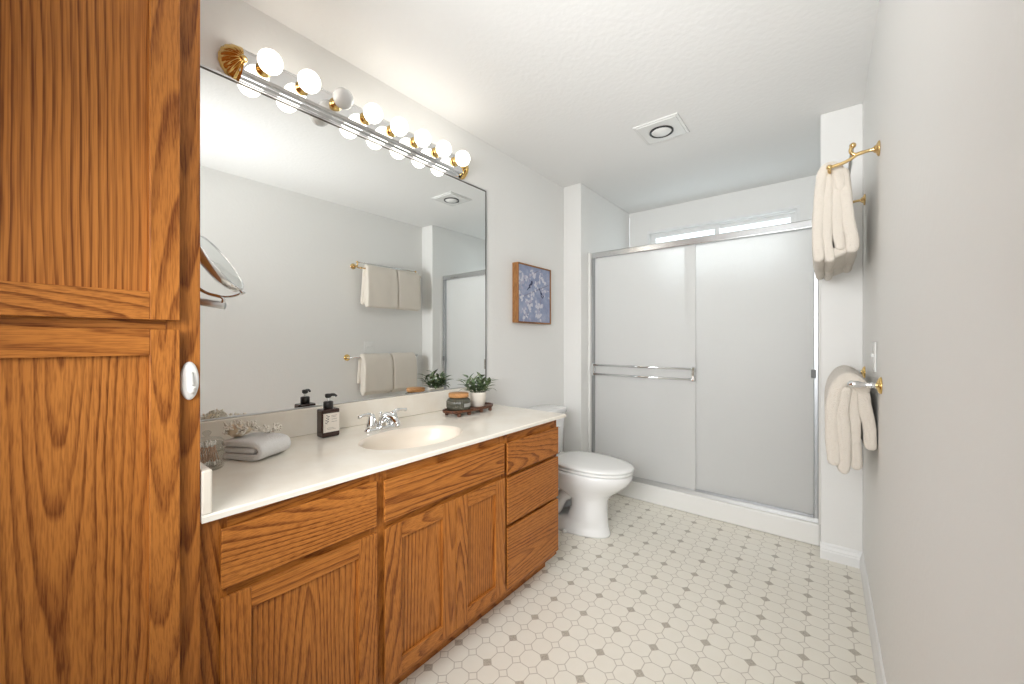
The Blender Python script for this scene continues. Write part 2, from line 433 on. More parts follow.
# tall linen cabinet at the left
lx = -1.069
L = thing('linen_cabinet', 'tall honey oak linen cabinet at the far left with two stacked recessed-panel doors', 'cabinet', (-1.36, -0.05, 0))
b = MB(); o = M['oak']
b.box((XL, -0.36, 0.09), (lx-0.019, -0.342, 2.36), o, 0, 'z'); b.box((XL, 0.225, 0.09), (lx-0.019, 0.243, 2.36), o, 0, 'z')
b.box((XL, -0.342, 2.342), (lx-0.019, 0.225, 2.36), o, 0, 'y'); b.box((XL, -0.342, 0.09), (lx-0.019, 0.225, 0.108), o, 0, 'y')
b.box((XL, -0.342, 0.108), (XL+0.008, 0.225, 2.342), o, 0, 'z')
b.build('cabinet_box', L)
b = MB()
b.box((lx-0.019, 0.185, 0.09), (lx, 0.243, 2.36), o, 0.001, 'z'); b.box((lx-0.019, -0.36, 0.09), (lx, -0.302, 2.36), o, 0.001, 'z')
for z0, z1 in ((0.09, 0.15), (1.195, 1.255), (2.29, 2.36)): b.box((lx-0.019, -0.302, z0), (lx, 0.185, z1), o, 0, 'y')
b.build('face_frame', L)
b = MB(); b.box((XL, -0.35, 0), (lx-0.07, 0.235, 0.09), o, 0, 'y'); b.build('toe_kick', L)
frame_door(L, lx+0.019, -0.315, 0.205, 1.236, 2.325, 0.047, 0.060, rail_b=0.056, fig=((0.02, 0.8), (0.012, 1.1)))
frame_door(L, lx+0.019, -0.315, 0.205, 0.12, 1.217, 0.047, 0.052, fig=((0.03, -0.6), (-0.055, -0.05)))

# vanity cabinet
vx = -1.090; V0, V1 = 0.2445, 1.728
V = thing('vanity_cabinet', 'long honey oak vanity cabinet under the cream sink counter', 'cabinet', (-1.38, 0.99, 0))
b = MB()
b.box((XL+0.0145, V1-0.016, 0.0), (vx-0.07, V1, 0.793), o, 0, 'z'); b.box((vx-0.07, V1-0.016, 0.09), (vx-0.019, V1, 0.793), o, 0, 'z')
b.box((XL, V0, 0.0), (vx-0.07, V0+0.016, 0.793), o, 0, 'z'); b.box((vx-0.07, V0, 0.09), (vx-0.019, V0+0.016, 0.793), o, 0, 'z')
b.box((XL+0.0145, V0+0.016, 0.09), (vx-0.019, V1-0.016, 0.106), o, 0, 'y'); b.build('cabinet_box', V)
b = MB()
for y0, y1 in ((V0, 0.298), (0.662, 0.722), (1.270, 1.324), (1.700, V1)): b.box((vx-0.019, y0, 0.09), (vx, y1, 0.793), o, 0.0006, 'z')
segs = ((0.298, 0.662), (0.722, 1.270), (1.324, 1.700))
for y0, y1 in segs:
    b.box((vx-0.019, y0, 0.742), (vx, y1, 0.793), o, 0, 'y'); b.box((vx-0.019, y0, 0.09), (vx, y1, 0.140), o, 0, 'y')
    b.box((vx-0.019, y0, 0.596), (vx, y1, 0.640), o, 0, 'y')
b.box((vx-0.019, 1.324, 0.372), (vx, 1.700, 0.416), o, 0, 'y')
b.box((vx-0.019, 0.992, 0.140), (vx, 1.014, 0.596), o, 0, 'z')
b.build('face_frame', V)
b = MB(); b.box((vx-0.085, V0+0.016, 0), (vx-0.07, V1-0.016, 0.09), o, 0, 'y'); b.build('toe_kick', V)
vf = vx+0.019
frame_door(V, vf, 0.282, 0.678, 0.120, 0.606, 0.060, 0.052)
frame_door(V, vf, 0.706, 1.0035, 0.120, 0.606, 0.062, 0.050)
frame_door(V, vf, 1.006, 1.292, 0.120, 0.606, 0.062, 0.050)
def slab(y0, y1, z0, z1):
    b = MB(); b.box((vx+0.0095, y0, z0), (vf, y1, z1), o, 0.003, 'y', seg=2); b.box((vx+0.0005, y0+0.012, z0+0.012), (vx+0.0095, y1-0.012, z1-0.012), o, 0, 'y'); b.build('drawer_front', V)
slab(0.282, 0.678, 0.626, 0.764); slab(0.704, 1.288, 0.627, 0.758)
slab(1.308, 1.718, 0.615, 0.752); slab(1.308, 1.718, 0.398, 0.601); slab(1.308, 1.718, 0.120, 0.384)

# countertop with its moulded basin
K0, K1, KF, KZ, KT = 0.2445, 1.782, -1.063, 0.81, 0.016
K = thing('sink_counter', 'cream cultured marble vanity counter with moulded oval sink and backsplash', 'countertop', (-1.36, 1.0, 0.794))
SX, SY, SA, SB = -1.296, 0.985, 0.146, 0.212
b = MB(); n = 72; mm = M['marble']
rect = []
for j in range(n):
    t = 2*PI*j/n; c, s = math.cos(t), math.sin(t)
    k = min(((KF-0.004-SX) if c > 0 else (XL-SX))/c if abs(c) > 1e-6 else 9, ((K1-0.004-SY) if s > 0 else (K0-SY))/s if abs(s) > 1e-6 else 9)
    rect.append(Vector((SX+c*k, SY+s*k, KZ)))
for cx_, cy_ in ((KF-0.004, K1-0.004), (KF-0.004, K0), (XL, K1-0.004), (XL, K0)):
    j = min(range(n), key=lambda q: (rect[q]-Vector((cx_, cy_, KZ))).length); rect[j] = Vector((cx_, cy_, KZ))
def ell(a, bb, z, dx=0): return [Vector((SX+dx+a*math.cos(2*PI*j/n), SY+bb*math.sin(2*PI*j/n), z)) for j in range(n)]
edge = [Vector((KF if abs(p.x-(KF-0.004)) < 1e-4 else p.x, K1 if abs(p.y-(K1-0.004)) < 1e-4 else p.y, KZ-0.004)) for p in rect]
under = [Vector((p.x, p.y, KZ-KT)) for p in edge]
b.loft([under, edge, rect, ell(SA+0.05, SB+0.05, KZ), ell(SA+0.012, SB+0.012, KZ-0.0005)], mm, cap=False, smooth=False)
b.build('counter_slab', K)
b = MB()
rings = [ell(SA+0.012, SB+0.012, KZ-0.0005), ell(SA+0.004, SB+0.004, KZ-0.003), ell(SA-0.004, SB-0.004, KZ-0.011)]
for k in range(1, 11):
    t = k/10*PI/2; q = math.cos(t)**0.75
    rings.append(ell(max((SA-0.006)*q, 0.02), max((SB-0.006)*q, 0.02), KZ-0.011-0.115*math.sin(t), -0.012*math.sin(t)))
b.loft(rings, M['basin'], cap=False); basin = b.build('sink_basin', K)
b = MB(); b.lathe([(0.022, 0), (0.022, 0.003), (0.017, 0.004), (0.016, 0.002), (0.006, 0.003)], M['drain'], (SX-0.012, SY, KZ-0.1265)); b.build('sink_drain', K)
b = MB(); b.lathe([(0.008, 0), (0.008, 0.002), (0.005, 0.003)], M['drain'], (SX-0.142, SY, KZ-0.05), axis='x'); b.build('overflow_hole', K)
b = MB(); b.box((XL, K0+0.02, KZ), (XL+0.02, K1, 0.918), mm, 0.004, seg=2); b.build('backsplash', K)
b = MB(); b.box((XL, K0, KZ), (KF-0.002, K0+0.02, 0.908), mm, 0.004, seg=2); b.build('side_splash', K)

# faucet
FX, FY = -1.497, 0.975
Fa = thing('sink_faucet', 'chrome two-handle centerset faucet at the back of the oval sink', 'faucet', (FX, FY, KZ))
ch = M['chrome']
b = MB(); b.lathe([(1, 0), (1, 0.008), (0.96, 0.014), (0.82, 0.019)], ch, (FX, FY, KZ), sx=0.029, sy=0.086, n=32); b.build('base_plate', Fa)
for s in (-1, 1):
    b = MB(); c = (FX, FY+s*0.053, KZ+0.016)
    b.lathe([(0.023, 0), (0.024, 0.010), (0.019, 0.026), (0.014, 0.044), (0.012, 0.052), (0.009, 0.057), (0.001, 0.059)], ch, c, n=20)
    b.tube(smooth_path([(FX, FY+s*0.053, KZ+0.064), (FX+0.002, FY+s*0.072, KZ+0.074), (FX+0.004, FY+s*0.098, KZ+0.074), (FX+0.006, FY+s*0.116, KZ+0.070)], 5), [0.009]*6+[0.0065]*5+[0.006, 0.0065, 0.0075, 0.0085, 0.007], ch)
    b.build('lever_handle', Fa)
b = MB()
P = smooth_path([(FX-0.002, FY, KZ+0.014), (FX+0.004, FY, KZ+0.042), (FX+0.032, FY, KZ+0.060), (FX+0.075, FY, KZ+0.055), (FX+0.108, FY, KZ+0.036)], 5)
b.tube(P, [0.024-0.011*i/(len(P)-1) for i in range(len(P))], ch, 16)
b.tube([P[-1]+Vector((-0.004, 0, 0.002)), P[-1]+Vector((0.002, 0, -0.012))], 0.0105, ch, 14); b.build('spout', Fa)
b = MB(); b.tube([(FX-0.018, FY, KZ+0.018), (FX-0.018, FY, KZ+0.066)], 0.0028, ch); b.sphere((FX-0.018, FY, KZ+0.070), 0.0065, ch, 12); b.build('lift_rod', Fa)

# ------------------------------------------------------------------ wall mirror
MY0, MY1, MZ0, MZ1 = 0.2455, 1.822, 0.9195, 2.136
Mi = thing('wall_mirror', 'large frameless wall mirror with thin metal edging above the vanity counter', 'mirror', (XL, 1.03, 0.92))
b = MB(); b.box((XL, MY0, MZ0+0.004), (XL+0.006, MY1-0.004, MZ1-0.004), M['mirror']); b.build('mirror_glass', Mi)
b = MB(); e = M['mirror_edge']
b.box((XL, MY0, MZ1-0.006), (XL+0.009, MY1, MZ1), M['satin']); b.box((XL, MY1-0.006, MZ0), (XL+0.009, MY1, MZ1-0.006), M['satin'])
b.box((XL+0.006, MY0, MZ1-0.011), (XL+0.008, MY1-0.006, MZ1-0.006), e); b.box((XL+0.006, MY1-0.011, MZ0), (XL+0.008, MY1-0.006, MZ1-0.011), e)
b.box((XL, MY0, MZ0), (XL+0.009, MY1, MZ0+0.004), M['satin']); b.build('mirror_edging', Mi)

# ------------------------------------------------------------------ vanity light bar
BZ = 2.196
Lb = thing('vanity_light_bar', 'polished chrome eight-bulb light bar with brass shell ends above the mirror', 'light fixture', (XL, 1.035, BZ))
pr = [(0, -0.060), (0.014, -0.060), (0.014, -0.050), (0.026, -0.050), (0.026, -0.042), (0.038, -0.040), (0.044, -0.032), (0.044, 0.032), (0.038, 0.040), (0.026, 0.042), (0.026, 0.050), (0.014, 0.050), (0.014, 0.060), (0, 0.060)]
b = MB(); b.loft([[Vector((XL+a, y, BZ+h)) for a, h in pr] for y in (0.482, 1.588)], ch, smooth=False); b.build('light_bar', Lb)
def shell_end(yc, s):
    """half-round fluted brass fan closing the bar's end"""
    b = MB(); rings = []; na, nr = 72, 9
    for i in range(nr+1):
        t = i/nr; ring = []
        for j in range(na+1):
            a = PI/2+PI*j/na
            fl = 1+0.012*math.cos(18*(a-PI/2))*t
            r = (0.012+0.053*t)*fl
            h = 0.058-0.050*(t**1.7) + 0.005*math.cos(18*(a-PI/2))*math.sin(PI*min(t, 1))
            ring.append(Vector((XL+h, yc+s*r*math.cos(a)*0.95, BZ+r*math.sin(a))))
        rings.append(ring)
    rings.append([Vector((XL, p.y, p.z)) for p in rings[-1]])
    b.loft(rings, M['brass'], cap=False, closed=False)
    b.lathe([(0.001, 0.062), (0.010, 0.060), (0.014, 0.052), (0.012, 0.044), (0.012, 0.0)], M['brass'], (XL, yc, BZ), axis='x', n=20, cap=True)
    b.build('shell_end_cap', Lb)
shell_end(0.490, 1); shell_end(1.586, -1)
for k in range(8):
    y = 0.557+0.1366*k
    b = MB(); b.lathe([(0.024, 0.040), (0.026, 0.047), (0.020, 0.052), (0.021, 0.058), (0.018, 0.066), (0.016, 0.070)], M['brass'], (XL, y, BZ), axis='x', n=20)
    sk = b.build('bulb_socket', Lb)
    b = MB(); m = M['bulb_off'] if k == 2 else M['bulb_on']
    prof = [(0.0135, 0.066), (0.015, 0.072)] + [(0.040*math.sin(t), 0.109-0.040*math.cos(t)) for t in [0.42+(PI-0.421)*i/14 for i in range(15)]]
    b.lathe(prof, m, (XL, y, BZ), axis='x', n=28)
    bo = b.build('globe_bulb', sk)
    bo['label'] = 'unlit white globe bulb' if k == 2 else 'glowing round globe bulb'

# ------------------------------------------------------------------ magnifying mirror on its arm
U = Vector((0.6254*-1, 0.7803, 0)); R_ = Vector((0.7803, 0.6254, 0)); mc = Vector((-1.352, 0.349, 1.413))
vd = (mc-Vector((0, 0, CAM_H))).normalized(); r_ = vd.cross(Vector((0, 0, 1))).normalized(); u_ = r_.cross(vd)
nn = ((0.80*r_+0.60*u_)*0.975-0.21*vd).normalized(); aa = (0.6*r_-0.8*u_); aa = (aa-nn*aa.dot(nn)).normalized(); bb = nn.cross(aa)
rot = Matrix((( *[aa[0], bb[0], nn[0]], mc[0]), (*[aa[1], bb[1], nn[1]], mc[1]), (*[aa[2], bb[2], nn[2]], mc[2]), (0, 0, 0, 1)))
Mg = thing('magnifying_mirror', 'round chrome magnifying mirror on a swing arm beside the tall cabinet', 'mirror', (-1.44, 0.2465, 1.31))
b = MB(rot); b.lathe([(0.082, -0.013), (0.087, -0.010), (0.089, 0), (0.088, 0.008), (0.085, 0.010), (0.081, 0.007)], ch, n=48, cap=False)
b.lathe([(0.082, -0.013), (0.070, -0.020), (0.04, -0.027), (0.001, -0.029)], ch, n=48, cap=False); b.build('mirror_rim', Mg)
b = MB(rot); b.lathe([(0.001, 0.006), (0.05, 0.0065), (0.082, 0.0075)], M['mirror'], n=48, cap=False); b.build('mirror_glass', Mg)
b = MB(rot)
b.tube([(0.097*math.cos(t), 0.0, -0.090*math.sin(t)) for t in [PI*i/24 for i in range(25)]], 0.0035, ch, 8)
b.tube([(0.086, 0, 0), (0.101, 0, 0)], 0.005, ch); b.tube([(-0.086, 0, 0), (-0.101, 0, 0)], 0.005, ch); b.build('yoke', Mg)
yb = rot @ Vector((0, 0, -0.090)); elb = Vector((-1.352, 0.356, 1.296))
b = MB(); b.tube([(-1.44, 0.262, 1.318), elb+Vector((0.004, 0.006, -0.002))], 0.0105, M['satin'], 14); b.tube([(-1.44, 0.262, 1.29), (-1.44, 0.262, 1.345)], 0.011, M['satin'], 14)
b.tube(smooth_path([elb, elb+Vector((0.01, 0.0, 0.02)), (yb+elb)/2+Vector((0.01, 0, 0)), yb], 5), 0.0045, ch); b.build('swing_arm', Mg)
b = MB(); b.lathe([(0.036, 0), (0.036, 0.006), (0.030, 0.010), (0.012, 0.014)], ch, (-1.44, 0.2430, 1.318), axis='y'); b.build('mount_plate', Mg)

# adhesive hook on the tall cabinet's stile
Hk = thing('adhesive_hook', 'white oval adhesive hook stuck on the tall oak cabinet frame', 'hook', (lx, 0.2265, 1.108))
b = MB(); b.lathe([(1.0, 0), (1.0, 0.004), (0.93, 0.007), (0.75, 0.0085), (0.01, 0.009)], M['plastic_white'], (lx+0.0004, 0.2235, 1.108), axis='x', n=36, sx=0.0165, sy=0.041); b.build('hook_plate', Hk)
b = MB(); b.tube(smooth_path([(lx+0.007, 0.2235, 1.126), (lx+0.012, 0.2235, 1.108), (lx+0.016, 0.2235, 1.092), (lx+0.024, 0.2235, 1.088), (lx+0.029, 0.2235, 1.098)], 5), [0.006]*8+[0.0065]*13, M['plastic_white'], 12); b.build('hook_prong', Hk)

# ------------------------------------------------------------------ soap bottle
sb = Vector((-1.560, 0.767, KZ)); ang = PI/2
SX_ = Matrix.Translation(sb) @ Matrix.Rotation(ang, 4, 'Z')       # local x = along the label face, -y = towards the room
So = thing('soap_bottle', 'dark amber square soap bottle with black pump and cream label on the counter', 'bottle', sb)
b = MB(SX_); b.box((-0.036, -0.024, 0.001), (0.036, 0.024, 0.112), M['amber'], 0.006, seg=3); b.lathe([(0.016, 0.110), (0.016, 0.122)], M['amber'], (0, 0, 0), n=20); b.build('bottle_body', So)
b = MB(SX_); b.box((-0.031, -0.0255, 0.022), (0.033, -0.0242, 0.096), M['label'])
ik = M['ink']; yq = -0.0256
def line(x0, z0, x1, z1, wd):
    d = Vector((x1-x0, 0, z1-z0)).normalized(); p = Vector((-d.z, 0, d.x))*wd/2
    A = Vector((x0, yq, z0)); B = Vector((x1, yq, z1)); b.quad([A-p, B-p, B+p, A+p], ik)
line(-0.018, 0.052, -0.013, 0.088, 0.0012)
for k in range(7):
    z = 0.056+0.0048*k; x = -0.0175+0.0007*k; s = 1 if k % 2 else -1
    cx, cz = x+s*0.0042, z+0.003; d = Vector((s*0.8, 0, 0.6)); p = Vector((-d.z, 0, d.x))
    b.quad([Vector((cx, yq, cz))-d*0.0042, Vector((cx, yq, cz))+p*0.002, Vector((cx, yq, cz))+d*0.0042, Vector((cx, yq, cz))-p*0.002], ik)
for z, x1 in ((0.086, 0.024), (0.081, 0.018), (0.072, 0.022), (0.062, 0.024)): line(0.0, z, x1, z, 0.0011)
for z, x1 in ((0.038, 0.012), (0.033, 0.018)): line(-0.018, z, x1, z, 0.0009)
line(-0.0255, 0.026, -0.0255, 0.092, 0.0007)
b.build('bottle_label', So)
b = MB(SX_); pb = M['plastic_black']
b.lathe([(0.017, 0.113), (0.0185, 0.114), (0.0185, 0.138), (0.016, 0.141), (0.006, 0.141), (0.0055, 0.142)], pb, n=24); b.build('pump_collar', So)
b = MB(SX_); b.lathe([(0.0052, 0.140), (0.0052, 0.158)], M['plastic_white'], n=14)
b.build('pump_stem', So)
b = MB(SX_); b.lathe([(0.007, 0.154), (0.012, 0.158), (0.0125, 0.168), (0.010, 0.171), (0.001, 0.172)], pb, n=20)
b.tube(smooth_path([(0.0, -0.004, 0.165), (0.012, -0.008, 0.167), (0.022, -0.012, 0.165), (0.027, -0.014, 0.159)], 4), [0.006]*8+[0.0045]*5, pb); b.build('pump_head', So)

# ------------------------------------------------------------------ cotton swab jar
jc = Vector((-1.444, 0.344, KZ))
J = thing('swab_jar', 'clear round glass jar with lid holding cotton swabs beside the folded white towel', 'jar', jc)
b = MB(); b.lathe([(0.001, 0.001), (0.038, 0.001), (0.042, 0.005), (0.0425, 0.070), (0.040, 0.076), (0.038, 0.078)], M['jar_glass'], jc, n=36, cap=False)
b.lathe([(0.038, 0.078), (0.0375, 0.074), (0.039, 0.068), (0.0385, 0.010), (0.001, 0.008)], M['jar_glass'], jc, n=36, cap=False); b.build('jar_body', J)
b = MB(); b.lathe([(0.041, 0.0785), (0.0425, 0.082), (0.036, 0.089), (0.018, 0.094), (0.006, 0.097), (0.006, 0.101), (0.011, 0.106), (0.011, 0.111), (0.006, 0.115), (0.001, 0.116)], M['jar_glass'], jc, n=36, cap=False); b.build('jar_lid', J)
b = MB(); b.tube([(0, 0, -0.034), (0, 0, 0.034)], 0.0011, M['swab'], 6)
for s in (-1, 1): b.sphere((0, 0, s*0.029), 0.0030, M['cotton'], 8, (1, 1, 2.2))
sw0 = b.build('cotton_swab', origin=(0, 0, 0))
for k in range(34):
    s = sw0 if k == 0 else sw0.copy()
    if k: COL.objects.link(s)
    a = 2.399*k; r = 0.024*math.sqrt((k+0.5)/34)
    s.location = jc+Vector((r*math.cos(a), r*math.sin(a), 0.046))
    s.rotation_euler = (random.uniform(-0.30, 0.30), random.uniform(-0.30, 0.30), 0)
    tag(s, 'brown-stick cotton swab standing in the glass jar on the counter', 'cotton swab', 'cotton swabs in the glass jar')

# ------------------------------------------------------------------ towels
def ribbon(b, path, th, y0, y1, m, seed=0, amp=0.006, ny=26, closed_ends=True, plane=None):
    """thick cloth strip: centre line in (x, z), swept along y with soft wrinkles and round edges"""
    P = smooth_path([(x, 0, z) for x, z in path], 5)
    nP = len(P); outline = []
    nrm = []
    for i in range(nP):
        d = (P[min(i+1, nP-1)]-P[max(i-1, 0)]).normalized(); nrm.append((Vector((-d.z, 0, d.x)), d))
    h = th/2
    for i in range(nP): outline.append((P[i], nrm[i][0]*h))
    for k in range(1, 5):
        t = PI*k/5; outline.append((P[-1], (nrm[-1][0]*math.cos(t)+nrm[-1][1]*math.sin(t))*h))
    for i in range(nP-1, -1, -1): outline.append((P[i], -nrm[i][0]*h))
    for k in range(1, 5):
        t = PI*k/5; outline.append((P[0], (-nrm[0][0]*math.cos(t)-nrm[0][1]*math.sin(t))*h))
    rings = []
    ts = [0, 0.15, 0.45, 0.8]+[None]*(ny-8)+[0.8, 0.45, 0.15, 0]
    er = h*0.9
    for j in range(ny):
        if j < 4: y = y0+er*(0, 0.12, 0.4, 1)[j]; f = (0.35, 0.72, 0.93, 1)[j]
        elif j >= ny-4: y = y1-er*(1, 0.4, 0.12, 0)[j-ny+4]; f = (1, 0.93, 0.72, 0.35)[j-ny+4]
        else: y = y0+er+(y1-y0-2*er)*(j-3)/(ny-7); f = 1
        ring = []
        for c, off in outline:
            p = Vector((c.x, y, c.z))+off*f
            q = Vector((p.x*9+seed*3.7, y*11, p.z*7))
            p.x += amp*noise.noise(q); p.z += amp*0.8*noise.noise(q+Vector((31, 7, 3)))
            p.x += amp*0.35*noise.noise(q*4.1); p.y += amp*0.7*noise.noise(q*1.7+Vector((5, 17, 9)))*(1 if j in (0, 1, 2, ny-1, ny-2, ny-3) else 0.3)
            ring.append(p)
        rings.append(ring)
    b.loft(rings, m)
def hanging_towel(name, label, group, layers, y0, y1, m, seed, xmax):
    b = MB()
    for k, (path, th, dy0, dy1) in enumerate(layers):
        ribbon(b, path, th, y0+dy0, y1+dy1, m, seed+k*5)
    for v in b.bm.verts: v.co.x = min(v.co.x, xmax)
    o = b.build(name); tag(o, label, 'towel', group); return o
up = [([(-0.022, 1.525), (-0.028, 1.60), (-0.023, 1.75), (-0.010, 1.858), (0.013, 1.882), (0.036, 1.862), (0.044, 1.80)], 0.038, 0, 0),
      ([(0.010, 1.520), (0.004, 1.60), (0.004, 1.74), (0.008, 1.840)], 0.034, 0.004, -0.004),
      ([(0.032, 1.845), (0.033, 1.72), (0.038, 1.62), (0.044, 1.565)], 0.036, 0.006, -0.006),
      ([(0.050, 1.85), (0.058, 1.74), (0.068, 1.65), (0.079, 1.59), (0.078, 1.552)], 0.042, 0.002, -0.003),
      ([(0.082, 1.575), (0.050, 1.552), (0.010, 1.536)], 0.042, 0.014, -0.008)]
lo = [([(0.026, 0.725), (0.020, 0.82), (0.022, 0.94), (0.033, 1.010), (0.062, 1.046), (0.092, 1.040), (0.108, 1.012)], 0.046, 0, 0),
      ([(0.054, 0.700), (0.052, 0.80), (0.050, 0.92), (0.056, 1.000)], 0.044, 0.003, -0.005),
      ([(0.090, 0.715), (0.086, 0.80), (0.084, 0.92), (0.084, 1.005)], 0.038, 0.014, -0.006),
      ([(0.108, 1.005), (0.116, 0.93), (0.126, 0.87), (0.131, 0.80)], 0.038, 0.006, -0.004)]
hanging_towel('bath_towel', 'cream towel on the upper brass rack, the one nearer the camera', 'towels on the upper rack', up, 1.985, 2.310, M['towel_cream'], 1, XR-0.004)
hanging_towel('bath_towel', 'cream towel on the upper brass rack, the one nearer the shower', 'towels on the upper rack', up, 2.317, 2.590, M['towel_cream'], 40, XR-0.004)
hanging_towel('bath_towel', 'cream towel on the lower wall bar, the one nearer the camera', 'towels on the lower bar', lo, 1.975, 2.285, M['towel_cream'], 90, XR-0.004)
hanging_towel('bath_towel', 'cream towel on the lower wall bar, the one nearer the shower', 'towels on the lower bar', lo, 2.292, 2.575, M['towel_cream'], 140, XR-0.004)

# towel rack (two bars, stepped) and single towel bar on the right wall
br = M['brass_soft']
Rk = thing('towel_rack', 'brass double towel rack high on the right wall above the lower bar', 'towel rack', (XR, 2.27, 1.89))
I_, O_ = Vector((0.078, 0, 1.925)), Vector((0.010, 0, 1.862))
for y in (1.945, 2.610):
    b = MB(); b.lathe([(0.027, 0), (0.027, -0.004), (0.022, -0.007), (0.014, -0.010), (0.012, -0.016)], br, (XR-0.0003, y, 1.893), axis='x', n=28)
    b.build('wall_flange', Rk)
    b = MB(); fk = Vector((0.086, y, 1.888))
    b.tube(smooth_path([(XR-0.012, y, 1.893), (0.118, y, 1.8925), fk], 5), [0.008]*3+[0.006]*4+[0.007]*4, br, 12)
    b.tube(smooth_path([fk, (0.074, y, 1.898), (0.072, y, 1.912), (I_.x, y, I_.z)], 5), 0.0062, br, 12)
    b.tube(smooth_path([fk+Vector((0.004, 0, 0)), (0.070, y, 1.875), (0.045, y, 1.866), (O_.x, y, O_.z)], 5), 0.0062, br, 12)
    for q in (I_, O_): b.sphere((q.x, y, q.z), 0.0105, br, 14)
    b.build('bracket_arm', Rk)
for q in (I_, O_):
    b = MB(); b.tube([(q.x, 1.945, q.z), (q.x, 2.610, q.z)], 0.006, ch if q is I_ else br, 12); b.build('towel_bar', Rk)
Rl = thing('towel_bar', 'chrome towel bar with brass wall flanges low on the right wall', 'towel rack', (XR, 2.13, 1.036))
LX, LZ = 0.076, 1.036
for y in (1.885, 2.625):
    b = MB(); b.lathe([(0.030, 0), (0.030, -0.004), (0.025, -0.008), (0.016, -0.012)], M['brass'], (XR-0.0003, y, LZ), axis='x', n=28); b.build('wall_flange', Rl)
    b = MB(); b.lathe([(0.013, XR-0.010), (0.009, XR-0.020), (0.012, XR-0.026), (0.009, XR-0.032), (0.008, XR-0.050), (0.012, XR-0.058), (0.013, XR-0.072), (0.011, XR-0.086), (0.004, XR-0.092)], ch, (0, y, LZ), axis='x', n=18); b.build('bar_post', Rl)
b = MB(); b.tube([(LX, 1.885, LZ), (LX, 2.625, LZ)], 0.007, ch, 12); b.build('crossbar', Rl)

# folded hand towel on the counter
ta = math.atan2(0.46, 0.89); tc = Vector((-1.478, 0.495, KZ))
TX = Matrix.Translation(tc) @ Matrix.Rotation(ta, 4, 'Z')
b = MB(TX)
ribbon(b, [(-0.070, 0.0125), (0.0, 0.0120), (0.040, 0.0125), (0.058, 0.020), (0.063, 0.033), (0.056, 0.047), (0.036, 0.0530), (0.0, 0.0545), (-0.072, 0.0530)], 0.0200, -0.066, 0.060, M['towel_white'], 3, 0.0022, 22)
ribbon(b, [(-0.070, 0.0335), (-0.02, 0.0325), (0.034, 0.0330)], 0.0165, -0.064, 0.058, M['towel_white'], 9, 0.0012, 22)
for v in b.bm.verts: v.co.z = max(v.co.z, KZ+0.0015)
tw = b.build('hand_towel'); tag(tw, 'small folded white hand towel lying on the counter beside the swab jar', 'towel')

# spiny shell and coral sprig on the folded towel
random.seed(21)
sc_ = Vector((-1.520, 0.452, KZ+0.084))
Sh = thing('spiny_shell', 'cream spiny seashell lying on the folded white hand towel', 'shell', sc_)
b = MB(); rings = []
ax = Vector((0.75, 0.62, 0.05)).normalized(); sa = ax.cross(Vector((0, 0, 1))).normalized(); sb2 = sa.cross(ax)
for i in range(16):
    t = i/15; r = 0.025*math.sin(PI*min(1, t*1.02+0.04))**0.8*(1.1-0.5*t)+0.0008; r *= 1+0.10*math.sin(t*26)
    rings.append([sc_+ax*(t-0.5)*0.090+(sa*math.cos(2*PI*j/18)+sb2*math.sin(2*PI*j/18))*max(r, 0.0008)+Vector((0, 0, 0.003)) for j in range(18)])
b.loft(rings, M['shell_cream']); b.build('shell_body', Sh)
b = MB()
for k in range(80):
    t = random.uniform(0.06, 0.95); a = random.uniform(-0.35, PI+0.35); d = (sa*math.cos(a)+sb2*math.sin(a)+ax*random.uniform(-0.4, 0.4)).normalized()
    p = sc_+ax*(t-0.5)*0.090+d*0.016+Vector((0, 0, 0.003)); e = p+d*random.uniform(0.008, 0.017)
    b.tube([p, (p+e)/2+Vector((random.uniform(-.002, .002),)*3), e], [0.0042, 0.0034, 0.0020], M['shell_white'], 6); b.sphere(e, 0.0032, M['shell_white'], 8)
b.build('shell_spines', Sh)
cc = Vector((-1.500, 0.530, KZ+0.0665))
b = MB()
def branch(p, d, ln, r, depth):
    e = p+d*ln; b.tube([p, (p+e)/2+Vector((0, 0, 0.002)), e], [r, r*0.9, r*0.75], M['shell_white'], 6)
    if depth == 0: b.sphere(e, r*1.3, M['shell_white'], 8); return
    for s in range(3):
        q = (d+Vector((random.uniform(-.8, .8), random.uniform(-.8, .8), random.uniform(-0.05, 0.55)))).normalized()
        branch(e, q, ln*random.uniform(0.6, 0.9), r*0.78, depth-1)
for k in range(5):
    a = 0.5+1.25*k; branch(cc+Vector((0, 0, 0.002)), Vector((math.cos(a), math.sin(a), 0.25)).normalized(), 0.019, 0.0042, 2)
for v in b.bm.verts: v.co.z = max(v.co.z, KZ+0.0650)
co = b.build('coral_sprig'); tag(co, 'white branching coral sprig on the folded towel, right of the spiny shell', 'coral')

